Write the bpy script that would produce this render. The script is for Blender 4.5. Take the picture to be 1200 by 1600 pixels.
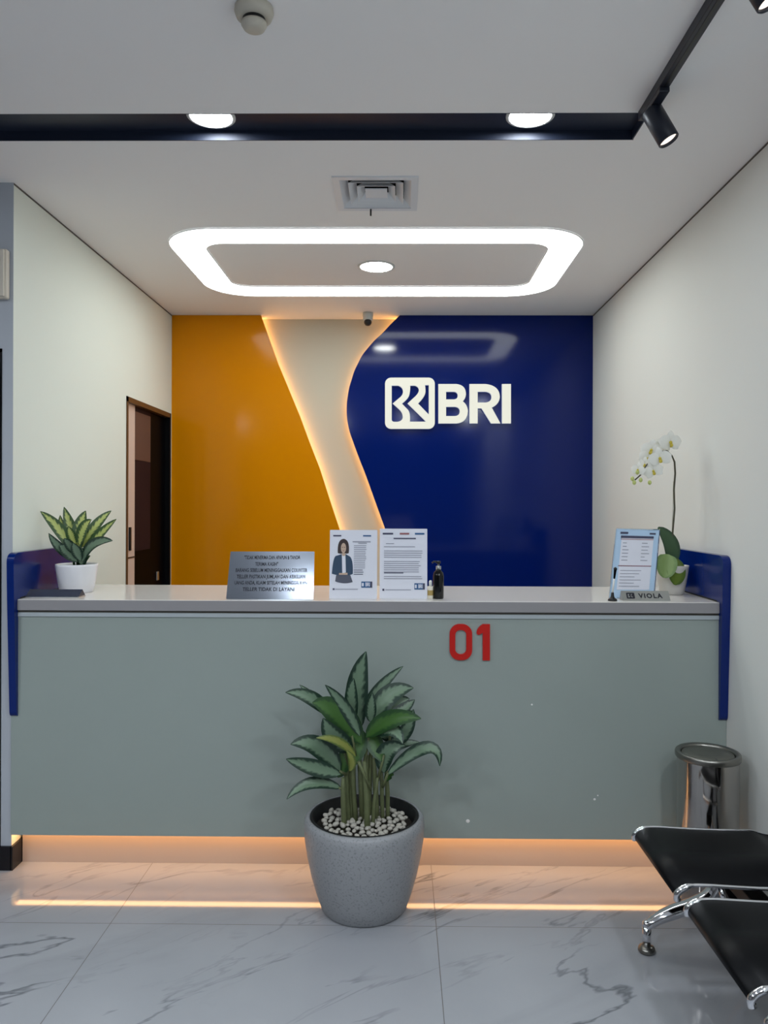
import bpy, bmesh, math, random
from mathutils import Vector, Matrix
random.seed(7)
PI = math.pi
for o in list(bpy.data.objects): bpy.data.objects.remove(o)
scene = bpy.context.scene
COL = scene.collection

# ------------------------------------------------------------------ camera
YAW, ROLL = math.radians(.6), math.radians(.19)
SX, SY = -13.4/1200, -9/1200
cy_, sy_ = math.cos(YAW), math.sin(YAW)
FWD = Vector((-sy_, cy_, 0)); R0 = Vector((cy_, sy_, 0)); U0 = Vector((0, 0, 1))
RGT = R0*math.cos(ROLL) + U0*math.sin(ROLL); UPV = -R0*math.sin(ROLL) + U0*math.cos(ROLL)
CAM = Vector((0, 0, 1.5))
cd = bpy.data.cameras.new('camera'); cam = bpy.data.objects.new('camera', cd); COL.objects.link(cam)
cd.sensor_fit = 'HORIZONTAL'; cd.sensor_width = 36; cd.lens = 36; cd.shift_x = SX; cd.shift_y = SY
cd.clip_start = .05
m = Matrix((RGT, UPV, -FWD)).transposed().to_4x4(); m.translation = CAM
cam.matrix_world = m
scene.camera = cam

# ------------------------------------------------------------------ light levels
E_ADDED, E_CHANNEL, E_CENTRE, E_RING = 162.0, 60.0, 84.0, 5.9
E_WARM_WALL, E_WARM_PLINTH, E_SIGN = 11.0, 10.0, .80
C_COOL = (.86, .93, 1.0); C_RING = (.95, 1.0, .97); C_WARM = (1.0, .44, .11); C_WARM2 = (1.0, .52, .21)
w = bpy.data.worlds.new('world'); scene.world = w; w.use_nodes = True
w.node_tree.nodes['Background'].inputs[0].default_value = (.02, .022, .025, 1)
w.node_tree.nodes['Background'].inputs[1].default_value = 1
vs = scene.view_settings
vs.view_transform = 'Standard'; vs.look = 'None'; vs.exposure = 0; vs.gamma = 1; vs.use_curve_mapping = False

def ray(px, py):
    return ((px-600)/1200+SX)*RGT + (-(py-800)/1200+SY)*UPV + FWD
def P(px, py, Y=None, X=None, Z=None):
    """point of the place seen at a photo pixel, at a given distance"""
    d = ray(px, py)
    t = (Y-CAM.y)/d.y if Y is not None else ((X-CAM.x)/d.x if X is not None else (Z-CAM.z)/d.z)
    return CAM + t*d

# ------------------------------------------------------------------ materials
def lin(c):
    return tuple((v/255/12.92 if v/255 <= .04045 else ((v/255+.055)/1.055)**2.4) for v in c) + (1,)
def mat(name, rgb, rough=.6, metal=0, spec=.5, emit=None, es=0, trans=0, ior=1.45, bump=0, bscale=300, var=0, vscale=8, coat=0):
    M = bpy.data.materials.new(name); M.use_nodes = True
    nt = M.node_tree; b = nt.nodes['Principled BSDF']
    b.inputs['Base Color'].default_value = lin(rgb); b.inputs['Roughness'].default_value = rough
    b.inputs['Metallic'].default_value = metal; b.inputs['Specular IOR Level'].default_value = spec
    b.inputs['Transmission Weight'].default_value = trans; b.inputs['IOR'].default_value = ior
    b.inputs['Coat Weight'].default_value = coat; b.inputs['Coat Roughness'].default_value = .05
    if emit:
        b.inputs['Emission Color'].default_value = (*emit, 1); b.inputs['Emission Strength'].default_value = es
    if bump or var:
        tc = nt.nodes.new('ShaderNodeTexCoord')
    if var:
        n = nt.nodes.new('ShaderNodeTexNoise'); n.inputs['Scale'].default_value = vscale; n.inputs['Detail'].default_value = 5
        nt.links.new(tc.outputs['Object'], n.inputs['Vector'])
        mx = nt.nodes.new('ShaderNodeMix'); mx.data_type = 'RGBA'
        c = lin(rgb)
        mx.inputs['A'].default_value = tuple(v*(1-var) for v in c[:3])+(1,)
        mx.inputs['B'].default_value = tuple(min(1, v*(1+var)) for v in c[:3])+(1,)
        nt.links.new(n.outputs['Fac'], mx.inputs['Factor']); nt.links.new(mx.outputs['Result'], b.inputs['Base Color'])
    if bump:
        n = nt.nodes.new('ShaderNodeTexNoise'); n.inputs['Scale'].default_value = bscale
        nt.links.new(tc.outputs['Object'], n.inputs['Vector'])
        bp = nt.nodes.new('ShaderNodeBump'); bp.inputs['Strength'].default_value = bump; bp.inputs['Distance'].default_value = .002
        nt.links.new(n.outputs['Fac'], bp.inputs['Height']); nt.links.new(bp.outputs['Normal'], b.inputs['Normal'])
    return M

def marble():
    M = bpy.data.materials.new('marble_tile'); M.use_nodes = True; nt = M.node_tree; N = nt.nodes; L = nt.links
    b = N['Principled BSDF']; b.inputs['Roughness'].default_value = .07; b.inputs['Specular IOR Level'].default_value = .62
    tc = N.new('ShaderNodeTexCoord')
    def math_(op, a, c=None, d=None):
        n = N.new('ShaderNodeMath'); n.operation = op
        for i, v in enumerate((a, c, d)):
            if v is None: continue
            if isinstance(v, (int, float)): n.inputs[i].default_value = v
            else: L.new(v, n.inputs[i])
        return n.outputs[0]
    def vein(rot, loc, sc, dist, width, nscale=1.0):
        mp = N.new('ShaderNodeMapping'); mp.inputs['Rotation'].default_value = (0, 0, rot)
        mp.inputs['Location'].default_value = loc; mp.inputs['Scale'].default_value = sc
        rt = N.new('ShaderNodeVectorRotate'); rt.inputs['Angle'].default_value = rot
        L.new(tc.outputs['Object'], rt.inputs['Vector'])
        mp.inputs['Rotation'].default_value = (0, 0, 0)
        L.new(rt.outputs[0], mp.inputs['Vector'])
        n = N.new('ShaderNodeTexNoise'); n.inputs['Scale'].default_value = nscale; n.inputs['Detail'].default_value = 6
        n.inputs['Roughness'].default_value = .55; n.inputs['Distortion'].default_value = dist
        L.new(mp.outputs[0], n.inputs['Vector'])
        a = math_('ABSOLUTE', math_('SUBTRACT', n.outputs['Fac'], .5))
        v = math_('SUBTRACT', 1, math_('DIVIDE', a, width)); v = math_('MAXIMUM', v, 0)
        k = N.new('ShaderNodeTexNoise'); k.inputs['Scale'].default_value = 1.7; k.inputs['Detail'].default_value = 3
        mp2 = N.new('ShaderNodeMapping'); mp2.inputs['Location'].default_value = (loc[0]+3, loc[1]+1, 0)
        L.new(tc.outputs['Object'], mp2.inputs['Vector']); L.new(mp2.outputs[0], k.inputs['Vector'])
        kk = math_('MULTIPLY', math_('SUBTRACT', k.outputs['Fac'], .455), 6); kk.node.use_clamp = True
        return math_('MULTIPLY', v, kk)
    v1 = vein(-.52, (.3, 4.1, 0), (.55, 2.3, 1), .35, .011)
    v2 = vein(-.62, (7.3, 1.7, 0), (.8, 3.0, 1), .5, .010)
    v3 = vein(-.45, (2.9, 9.2, 0), (.5, 1.5, 1), .6, .06)
    vv = math_('ADD', math_('MULTIPLY', v1, .75), math_('ADD', math_('MULTIPLY', v2, .38), math_('MULTIPLY', v3, .12))); 
    # tile joints
    sx = N.new('ShaderNodeSeparateXYZ'); L.new(tc.outputs['Object'], sx.inputs[0])
    def joint(out, off, per):
        p = math_('ABSOLUTE', math_('SUBTRACT', math_('PINGPONG', math_('ADD', out, off), per/2), 0))
        return math_('LESS_THAN', p, .0012)
    jx = joint(sx.outputs[0], 1.036, 1.168); jy = joint(sx.outputs[1], -2.745, 1.168)
    j = math_('MAXIMUM', jx, jy)
    cl = N.new('ShaderNodeTexNoise'); cl.inputs['Scale'].default_value = 2.2; cl.inputs['Detail'].default_value = 4; L.new(tc.outputs['Object'], cl.inputs['Vector'])
    m0 = N.new('ShaderNodeMix'); m0.data_type = 'RGBA'; m0.inputs['A'].default_value = lin((156, 159, 165)); m0.inputs['B'].default_value = lin((170, 172, 177)); L.new(cl.outputs['Fac'], m0.inputs['Factor'])
    m1 = N.new('ShaderNodeMix'); m1.data_type = 'RGBA'; m1.inputs['B'].default_value = lin((84, 87, 94)); L.new(m0.outputs['Result'], m1.inputs['A']); L.new(vv, m1.inputs['Factor']); vv.node.use_clamp = True
    m2 = N.new('ShaderNodeMix'); m2.data_type = 'RGBA'; m2.inputs['B'].default_value = lin((95, 92, 90)); L.new(m1.outputs['Result'], m2.inputs['A']); L.new(j, m2.inputs['Factor'])
    L.new(m2.outputs['Result'], b.inputs['Base Color'])
    r = math_('ADD', math_('MULTIPLY', j, .5), .07); L.new(r, b.inputs['Roughness'])
    return M

def leafmat(name, centre, edge, split=.62, vein=.35, rough=.42):
    M = bpy.data.materials.new(name); M.use_nodes = True; nt = M.node_tree; N = nt.nodes; L = nt.links
    b = N['Principled BSDF']; b.inputs['Roughness'].default_value = rough
    uv = N.new('ShaderNodeUVMap'); s = N.new('ShaderNodeSeparateXYZ'); L.new(uv.outputs[0], s.inputs[0])
    def math_(op, a, c=None):
        n = N.new('ShaderNodeMath'); n.operation = op
        for i, v in enumerate((a, c)):
            if v is None: continue
            if isinstance(v, (int, float)): n.inputs[i].default_value = v
            else: L.new(v, n.inputs[i])
        return n.outputs[0]
    d = math_('MULTIPLY', math_('ABSOLUTE', math_('SUBTRACT', s.outputs[0], .5)), 2)
    # oblique side veins: v - d*k
    ob = math_('SINE', math_('MULTIPLY', math_('SUBTRACT', s.outputs[1], math_('MULTIPLY', d, .16)), 60))
    tc = N.new('ShaderNodeTexCoord'); n = N.new('ShaderNodeTexNoise'); n.inputs['Scale'].default_value = 40; L.new(tc.outputs['Object'], n.inputs['Vector'])
    q = math_('ADD', d, math_('ADD', math_('MULTIPLY', ob, vein*.16), math_('MULTIPLY', math_('SUBTRACT', n.outputs['Fac'], .5), .5)))
    tip = math_('MULTIPLY', math_('MAXIMUM', math_('SUBTRACT', s.outputs[1], .8), 0), 2.2)
    q = math_('ADD', q, tip)
    r = N.new('ShaderNodeValToRGB'); e = r.color_ramp.elements
    e[0].position = split-.12; e[0].color = lin(centre); e[1].position = split+.14; e[1].color = lin(edge)
    L.new(q, r.inputs[0]); L.new(r.outputs[0], b.inputs['Base Color'])
    return M

def speckle(name, base, dot, scale=90, thr=.62, rough=.45):
    M = bpy.data.materials.new(name); M.use_nodes = True; nt = M.node_tree; N = nt.nodes; L = nt.links
    b = N['Principled BSDF']; b.inputs['Roughness'].default_value = rough
    tc = N.new('ShaderNodeTexCoord'); n = N.new('ShaderNodeTexNoise'); n.inputs['Scale'].default_value = scale; n.inputs['Detail'].default_value = 2; L.new(tc.outputs['Object'], n.inputs['Vector'])
    r = N.new('ShaderNodeValToRGB'); e = r.color_ramp.elements; e[0].position = thr-.05; e[0].color = lin(base); e[1].position = thr+.06; e[1].color = lin(dot)
    L.new(n.outputs['Fac'], r.inputs[0]); L.new(r.outputs[0], b.inputs['Base Color'])
    return M

MT = dict(
    ceil=mat('ceiling_paint', (243, 242, 242), .9, bump=.05),
    wall=mat('warm_white_wallpaper', (226, 231, 222), .75, bump=.15, bscale=180, spec=.3),
    wallR=mat('white_wallpaper', (224, 226, 222), .7, bump=.15, bscale=180, spec=.3),
    wallF=mat('grey_wall_paint', (174, 179, 187), .7, bump=.1),
    lobby=mat('lobby_wall_paint', (112, 110, 110), .8),
    dark=mat('black_gap', (28, 28, 30), .8), gap=mat('shadow_gap', (92, 88, 82), .8),
    base=mat('black_baseboard', (17, 15, 20), .25),
    channel=mat('black_channel_paint', (30, 38, 56), .45),
    floor=marble(),
    diff_cool=mat('lamp_diffuser_cool', (255, 255, 255), .5, emit=C_COOL, es=E_CHANNEL),
    diff_added=mat('added_lobby_diffuser', (255, 255, 255), .5, emit=C_COOL, es=E_ADDED),
    diff_centre=mat('lamp_diffuser_centre', (255, 255, 255), .5, emit=C_RING, es=E_CENTRE),
    diff_ring=mat('ring_light_acrylic', (255, 255, 255), .5, emit=C_RING, es=E_RING),
    led=mat('warm_led_strip', (255, 220, 170), .5, emit=C_WARM, es=E_WARM_WALL),
    led2=mat('warm_led_strip_low', (255, 220, 170), .5, emit=C_WARM2, es=E_WARM_PLINTH),
    sign=mat('lit_white_acrylic', (90, 90, 84), .4, emit=(.93, .93, .80), es=E_SIGN),
    signside=mat('sign_return', (200, 205, 215), .4, emit=(.5, .6, .9), es=.3),
    orange=mat('glossy_orange_panel', (212, 133, 0), .12, spec=.22),
    blue=mat('glossy_blue_panel', (0, 25, 98), .10, spec=.32),
    blue2=mat('blue_laminate', (2, 33, 104), .16, spec=.4),
    recess=mat('recess_wall', (192, 190, 176), .8),
    glassfront=mat('frosted_green_glass', (151, 161, 156), .22, spec=.45, var=.02),
    plinth=mat('glossy_plinth', (176, 162, 152), .09, spec=.6),
    white=mat('white_plastic', (225, 225, 222), .4),
    counter=mat('white_countertop', (226, 222, 217), .14, spec=.5),
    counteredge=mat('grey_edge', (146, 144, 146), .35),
    striplight=mat('pale_metal_strip', (172, 180, 184), .35, spec=.4),
    alu=mat('aluminium', (190, 196, 200), .3, metal=.9),
    chrome=mat('chrome', (225, 226, 230), .06, metal=1),
    steel=mat('polished_steel', (178, 174, 170), .10, metal=1),
    steellid=mat('satin_steel', (140, 138, 132), .32, metal=1),
    lid=mat('dull_steel_lid', (112, 112, 104), .45, metal=.7),
    red=mat('red_acrylic', (190, 22, 12), .3),
    black=mat('black_plastic', (14, 15, 18), .35),
    navygloss=mat('dark_blue_gloss', (26, 36, 62), .10),
    blackgloss=mat('black_gloss', (8, 9, 12), .08),
    blacksoft=mat('black_powder_coat', (9, 10, 13), .42, spec=.16),
    navy=mat('navy_black_paint', (24, 29, 42), .4),
    frame=mat('brown_door_frame', (92, 62, 36), .45),
    doorwhite=mat('pale_stile', (214, 192, 180), .4),
    doordark=mat('dark_tinted_glass', (8, 8, 12), .35, spec=.02),
    doorbrown=mat('painted_door_view', (92, 70, 66), .35, spec=.2),
    doorbrown2=mat('dark_brown_door_view', (46, 30, 34), .5, spec=.05),
    planter=speckle('terrazzo_planter', (146, 148, 151), (124, 127, 130), 140, .60, .4),
    liner=mat('black_liner', (12, 12, 14), .5),
    soil=mat('dark_soil', (38, 32, 26), .95, bump=.8, bscale=120),
    pebble=mat('white_pebble', (176, 172, 162), .55, var=.12, vscale=30),
    stem=mat('plant_stem', (96, 104, 70), .6, var=.25, vscale=40),
    leafA=leafmat('variegated_leaf', (104, 128, 104), (22, 50, 36), .56),
    leafB=leafmat('green_leaf_back', (58, 96, 38), (30, 66, 28), .55),
    leafY=leafmat('yellowing_leaf', (130, 136, 66), (82, 100, 44), .6),
    leafC=leafmat('bright_variegated_leaf', (188, 198, 112), (58, 86, 46), .42, .6),
    leafD=leafmat('orchid_leaf_light', (132, 158, 92), (112, 142, 78), .7, .05),
    leafE=leafmat('orchid_leaf_dark', (52, 82, 50), (40, 68, 42), .7, .05),
    leafF=leafmat('orchid_leaf_olive', (96, 118, 38), (74, 98, 30), .7, .05),
    potwhite=mat('white_ceramic', (228, 228, 232), .3),
    potgrey=mat('pale_ceramic', (205, 202, 196), .4),
    petal=mat('white_petal', (240, 240, 232), .6),
    lip=mat('yellow_lip', (206, 188, 70), .5),
    bud=mat('green_bud', (190, 200, 120), .5),
    stake=mat('clear_stake', (210, 208, 198), .4),
    ostem=mat('orchid_stem', (74, 72, 56), .6),
    paper=mat('white_paper', (224, 226, 236), .5),
    paperblue=mat('pale_blue_paper', (178, 206, 232), .45),
    print_=mat('grey_print', (150, 152, 166), .7),
    printdark=mat('dark_print', (70, 72, 96), .7),
    printblue=mat('blue_print', (48, 92, 140), .6),
    printred=mat('red_print', (150, 96, 100), .7),
    hair=mat('print_hair', (62, 50, 50), .7), skin=mat('print_skin', (198, 172, 152), .7),
    jacket=mat('print_jacket', (52, 74, 98), .7), skirt=mat('print_skirt', (86, 90, 104), .7),
    acrylic=mat('clear_acrylic', (244, 248, 250), .04, trans=1, ior=1.2),
    plaque=mat('brushed_dark_steel', (132, 138, 148), .15, metal=1),
    silver=mat('silver_plate', (168, 170, 168), .3, metal=.8),
    engraved=mat('engraved_text', (26, 28, 40), .6),
    amber=mat('bottle_label', (176, 150, 90), .5),
    milk=mat('milky_bottle', (228, 222, 206), .35),
    lensw=mat('spot_lens', (255, 240, 225), .3, emit=(1, .86, .74), es=1.3),
    camwhite=mat('camera_white', (188, 190, 186), .4),
    beige=mat('beige_plastic', (205, 196, 182), .5),
    vent=mat('vent_white_metal', (222, 225, 230), .35),
    smoke=mat('detector_plastic', (196, 190, 176), .5),
)

# ------------------------------------------------------------------ mesh helpers
class MB:
    def __init__(s):
        s.bm = bmesh.new(); s.uv = s.bm.loops.layers.uv.new('UVMap'); s.mats = []
    def mi(s, m):
        if m not in s.mats: s.mats.append(m)
        return s.mats.index(m)
    def box(s, a, b, m='white', bev=0):
        lo = Vector([min(a[i], b[i]) for i in range(3)]); hi = Vector([max(a[i], b[i]) for i in range(3)])
        r = bmesh.ops.create_cube(s.bm, size=1)
        for v in r['verts']:
            v.co = Vector([lo[i]+(v.co[i]+.5)*(hi[i]-lo[i]) for i in range(3)])
        fs = set(f for v in r['verts'] for f in v.link_faces); k = s.mi(m)
        for f in fs: f.material_index = k
        if bev:
            es = list(set(e for f in fs for e in f.edges))
            rr = bmesh.ops.bevel(s.bm, geom=es, offset=bev, segments=3, affect='EDGES', profile=.5)
            for f in rr['faces']: f.material_index = k
        return s
    def quad(s, pts, m='white'):
        f = s.bm.faces.new([s.bm.verts.new(p) for p in pts]); f.material_index = s.mi(m); return s
    def lathe(s, prof, c=(0, 0, 0), m='white', n=48, axis=None, smooth=True):
        """prof list of (r,z) along axis (default up) from c"""
        k = s.mi(m); c = Vector(c)
        q = Vector((0, 0, 1)).rotation_difference(Vector(axis).normalized()) if axis is not None else None
        rings = []
        for r, z in prof:
            ring = []
            if r < 1e-6:
                p = Vector((0, 0, z)); p = q @ p if q else p; ring = [s.bm.verts.new(c+p)]
            else:
                for i in range(n):
                    p = Vector((r*math.cos(2*PI*i/n), r*math.sin(2*PI*i/n), z)); p = q @ p if q else p
                    ring.append(s.bm.verts.new(c+p))
            rings.append(ring)
        for a, b in zip(rings, rings[1:]):
            if len(a) == 1 and len(b) == 1: continue
            for i in range(n):
                j = (i+1) % n
                if len(a) == 1: vs_ = [a[0], b[j], b[i]]
                elif len(b) == 1: vs_ = [a[i], a[j], b[0]]
                else: vs_ = [a[i], a[j], b[j], b[i]]
                f = s.bm.faces.new(vs_); f.material_index = k; f.smooth = smooth
        return s
    def tube(s, pts, r, m='white', n=12, closed=False, ry=None):
        """pts list of Vector, r radius or list"""
        k = s.mi(m); pts = [Vector(p) for p in pts]; N = len(pts); rings = []; prev = None
        for i, p in enumerate(pts):
            t = (pts[min(i+1, N-1)]-pts[max(i-1, 0)]).normalized()
            if prev is None:
                a = Vector((0, 0, 1)) if abs(t.z) < .9 else Vector((0, 1, 0)); u = t.cross(a).normalized()
            else: u = (prev - t*prev.dot(t)).normalized()
            prev = u; v = t.cross(u); rr = r[i] if isinstance(r, (list, tuple)) else r
            r2 = rr*(ry if ry else 1)
            rings.append([s.bm.verts.new(p+u*math.cos(2*PI*j/n)*rr+v*math.sin(2*PI*j/n)*r2) for j in range(n)])
        for a, b in zip(rings, rings[1:]):
            for j in range(n):
                f = s.bm.faces.new([a[j], a[(j+1) % n], b[(j+1) % n], b[j]]); f.material_index = k; f.smooth = True
        for ring in (rings[0][::-1], rings[-1]):
            f = s.bm.faces.new(ring); f.material_index = k
        return s
    def shape(s, loops, fn, depth, m='white', side=None):
        """filled 2D loops (first outer, then holes) ; fn maps (x,y,d) to 3D, d 0..depth"""
        cu = bpy.data.curves.new('c', 'CURVE'); cu.dimensions = '2D'; cu.fill_mode = 'BOTH'; cu.extrude = .5
        for lp in loops:
            sp = cu.splines.new('POLY'); sp.points.add(len(lp)-1); sp.use_cyclic_u = True
            for i, (x, y) in enumerate(lp): sp.points[i].co = (x, y, 0, 1)
        ob = bpy.data.objects.new('t', cu); me = bpy.data.meshes.new_from_object(ob)
        s.addmesh(me, fn, depth, m, side); bpy.data.objects.remove(ob); bpy.data.curves.remove(cu); bpy.data.meshes.remove(me)
        return s
    def addmesh(s, me, fn, depth, m, side=None, ex=.5):
        k = s.mi(m); k2 = s.mi(side) if side else k
        vs_ = [s.bm.verts.new(fn(v.co.x, v.co.y, (v.co.z/ex*.5+.5)*depth)) for v in me.vertices]
        for p in me.polygons:
            try:
                f = s.bm.faces.new([vs_[i] for i in p.vertices]); f.material_index = k if abs(p.normal.z) > .5 else k2
            except ValueError: pass
    def text(s, body, size, fn, depth, m='white', bold=0, align='CENTER', fit=None, spacing=1):
        cu = bpy.data.curves.new('f', 'FONT'); cu.body = body; cu.size = size; cu.align_x = align; cu.align_y = 'CENTER'
        cu.extrude = .01; cu.offset = bold; cu.resolution_u = 3; cu.space_character = spacing
        ob = bpy.data.objects.new('t', cu); me = bpy.data.meshes.new_from_object(ob)
        if fit and len(me.vertices):
            xs = [v.co.x for v in me.vertices]; k = fit/(max(xs)-min(xs))
            for v in me.vertices: v.co.x *= k
        s.addmesh(me, fn, depth, m, ex=.01); bpy.data.objects.remove(ob); bpy.data.curves.remove(cu); bpy.data.meshes.remove(me)
        return s
    def leaf(s, pts, width, nh, m, fold=.25, seg=14, wp=.85, ex=.75):
        """pts: 4 bezier control points; nh: which way the blade faces"""
        k = s.mi(m); p0, p1, p2, p3 = [Vector(p) for p in pts]; nh = Vector(nh).normalized(); rows = []; side = None
        us = (-1, -.6, -.25, 0, .25, .6, 1)
        for i in range(seg+1):
            t = i/seg; a = 1-t
            p = a**3*p0+3*a*a*t*p1+3*a*t*t*p2+t**3*p3
            d = (3*a*a*(p1-p0)+6*a*t*(p2-p1)+3*t*t*(p3-p2)).normalized()
            c = d.cross(nh)
            if c.length > .15:
                c.normalize()
                if side and c.dot(side) < 0: c = -c
                side = c
            n = side.cross(d).normalized(); 
            if n.dot(nh) < 0: n = -n
            hw = width*.5*max(0.012, math.sin(PI*min(1, t**wp)))**ex
            rows.append([s.bm.verts.new(p+side*u*hw+n*abs(u)*hw*fold) for u in us])
        for i, (ra, rb) in enumerate(zip(rows, rows[1:])):
            for j in range(len(us)-1):
                f = s.bm.faces.new([ra[j], ra[j+1], rb[j+1], rb[j]]); f.material_index = k; f.smooth = True
                uvs = [((us[j]+1)/2, i/seg), ((us[j+1]+1)/2, i/seg), ((us[j+1]+1)/2, (i+1)/seg), ((us[j]+1)/2, (i+1)/seg)]
                for l, q in zip(f.loops, uvs): l[s.uv].uv = q
        return s
    def ico(s, c, r, m='white', sub=1, sc=(1, 1, 1), jit=0):
        k = s.mi(m); rr = bmesh.ops.create_icosphere(s.bm, subdivisions=sub, radius=1)
        for v in rr['verts']:
            f = 1+random.uniform(-jit, jit); v.co = Vector(c)+Vector([v.co[i]*r*sc[i]*f for i in range(3)])
        for f in set(f for v in rr['verts'] for f in v.link_faces): f.material_index = k; f.smooth = True
        return s
    def build(s, name, parent=None, origin=None, label=None, cat=None, group=None, kind=None, normals=True):
        if normals: bmesh.ops.recalc_face_normals(s.bm, faces=s.bm.faces[:])
        off = Vector((0, 0, 0))
        if parent is not None: off = parent.location if parent.get('is_root') is not None else Vector(parent.get('_o', (0, 0, 0)))
        org = Vector(origin) if origin is not None else off
        for v in s.bm.verts: v.co -= org
        me = bpy.data.meshes.new(name); s.bm.to_mesh(me); s.bm.free()
        for k in s.mats: me.materials.append(MT[k])
        o = bpy.data.objects.new(name, me); COL.objects.link(o)
        if parent is None: o.location = org
        else:
            o.parent = parent; pw = ORG[parent.name]; o.location = org-pw
        ORG[o.name] = org.copy()
        tag(o, label, cat, group, kind)
        return o
ORG = {}
def tag(o, label=None, cat=None, group=None, kind=None):
    if label: o['label'] = label
    if cat: o['category'] = cat
    if group: o['group'] = group
    if kind: o['kind'] = kind
    return o
def thing(name, loc, label, cat, group=None):
    o = bpy.data.objects.new(name, None); COL.objects.link(o); o.location = loc; o.empty_display_size = .05
    ORG[o.name] = Vector(loc); return tag(o, label, cat, group)
def part(mb, name, parent, label=None, kind=None):
    return mb.build(name, parent, origin=ORG[parent.name], label=label, kind=kind)
def struct(mb, name, label=None):
    return mb.build(name, None, kind='structure', label=label)
def shade(o, ang=35):
    for p in o.data.polygons: p.use_smooth = True
    o.data.set_sharp_from_angle(angle=math.radians(ang)) if hasattr(o.data, 'set_sharp_from_angle') else None
    return o
def copy_tree(o, parent=None):
    c = o.copy(); COL.objects.link(c)
    if parent: c.parent = parent
    ORG[c.name] = ORG[o.name].copy()
    for ch in list(o.children): copy_tree(ch, c)
    return c
def path(items):
    """points and ('q',cx,cy,x,y) quadratic pieces"""
    out = []
    for it in items:
        if it[0] == 'q':
            x0, y0 = out[-1]; _, cx, cy, x, y = it
            for i in range(1, 9):
                t = i/8; out.append(((1-t)**2*x0+2*t*(1-t)*cx+t*t*x, (1-t)**2*y0+2*t*(1-t)*cy+t*t*y))
        else: out.append(tuple(it))
    res = []
    for p in out:
        if not res or (abs(p[0]-res[-1][0])+abs(p[1]-res[-1][1])) > 1e-6: res.append(p)
    if abs(res[0][0]-res[-1][0])+abs(res[0][1]-res[-1][1]) < 1e-6: res.pop()
    return res
def rrect(x0, y0, x1, y1, r, n=8):
    pts = []
    for cx, cy, a0 in ((x1-r, y1-r, 0), (x0+r, y1-r, 90), (x0+r, y0+r, 180), (x1-r, y0+r, 270)):
        for i in range(n+1):
            a = math.radians(a0+90*i/n); pts.append((cx+r*math.cos(a), cy+r*math.sin(a)))
    return pts

# ------------------------------------------------------------------ room numbers
XL, XR, ZC = -1.597, 1.328, 2.826
YP = 3.145            # lobby face of the front-left wall
YB = 5.33             # face of the coloured wall panels
YW = 5.45             # wall behind them
REAR, LOB = -4.0, -4.0

struct(MB().box((LOB-.1, REAR-.1, -.08), (XR+.1, YW+.1, 0), 'floor'), 'floor')
# ceiling sheet with the openings of the lamp channel and of the air vent
CH = (-3.4, 2.592, .833, 2.782); VX, VY, VS = -.107, 3.258, .152
mb = MB()
mb.shape([[(LOB-.1, REAR-.1), (XR+.1, REAR-.1), (XR+.1, YW+.1), (LOB-.1, YW+.1)],
          [(CH[0], CH[1]), (CH[2], CH[1]), (CH[2], CH[3]), (CH[0], CH[3])],
          [(VX-VS, VY-VS), (VX+VS, VY-VS), (VX+VS, VY+VS), (VX-VS, VY+VS)]],
         lambda x, y, d: Vector((x, y, ZC+d)), .02, 'ceil')
struct(mb, 'ceiling')
# black lined channel
zt = ZC+.034
mb = MB()
mb.box((CH[0], CH[1]-.004, zt), (CH[2]+.004, CH[3]+.004, zt+.01), 'channel')
mb.box((CH[0], CH[3]-.003, ZC-.0005), (CH[2]+.003, CH[3]+.001, zt), 'channel')
mb.box((CH[0], CH[1]-.001, ZC-.0005), (CH[2]+.003, CH[1]+.003, zt), 'channel')
mb.box((CH[2]-.003, CH[1], ZC-.0005), (CH[2]+.001, CH[3], zt), 'channel')
struct(mb, 'trim_1')
# left wall of the booth with the doorway
DY0, DY1 = P(197, 700, X=XL).y, 5.30
DZ = P(198, 619, X=XL).z
mb = MB()
T = .12
mb.box((XL-.04, YP, 0), (XL, YP+.07, ZC), 'wall'); mb.box((XL-T, YP+.07, 0), (XL, DY0, ZC), 'wall'); mb.box((XL-T, DY0, DZ), (XL, YW, ZC), 'wall'); mb.box((XL-T, DY1, 0), (XL, YW, DZ), 'wall')
struct(mb, 'wall_left')
D2X = P(3.5, 700, Y=YP).x; D2Z = P(3, 545, Y=YP).z
mb = MB()
mb.box((D2X, YP-.002, 0), (XL+.0005, YP-.0002, ZC), 'wallF'); mb.box((D2X, YP-.0002, 0), (XL-.04, YP+.069, ZC), 'wallF'); mb.box((LOB, YP-.002, D2Z), (D2X, YP+.12, ZC), 'wallF'); mb.box((LOB, YP-.002, 0), (D2X-1.7, YP+.12, D2Z), 'wallF')
struct(mb, 'wall_front')
struct(MB().box((XR, REAR, 0), (XR+.1, YW+.1, ZC), 'wallR'), 'wall_right')
struct(MB().box((LOB, YW, 0), (XR, YW+.1, ZC), 'recess'), 'wall_back')
struct(MB().box((LOB-.1, REAR-.1, 0), (XR+.1, REAR, ZC), 'lobby'), 'wall_rear')
struct(MB().box((LOB-.1, REAR, 0), (LOB, YW+.1, ZC), 'lobby'), 'wall_lobby')
# shadow gaps under the ceiling
struct(MB().box((XL-.001, YP, ZC-.008), (XL+.0015, YB, ZC-.0005), 'gap'), 'trim_2')
struct(MB().box((XR-.0015, REAR, ZC-.008), (XR+.001, YB, ZC-.0005), 'gap'), 'trim_3')
# skirting
struct(MB().box((D2X, YP-.012, 0), (XL+.003, YP, .098), 'base').box((XL, YP-.012, 0), (XL+.010, DY0-.06, .098), 'base'), 'baseboard_left')
struct(MB().box((XR-.012, REAR, 0), (XR, 3.12, .098), 'base'), 'baseboard_right')

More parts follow.
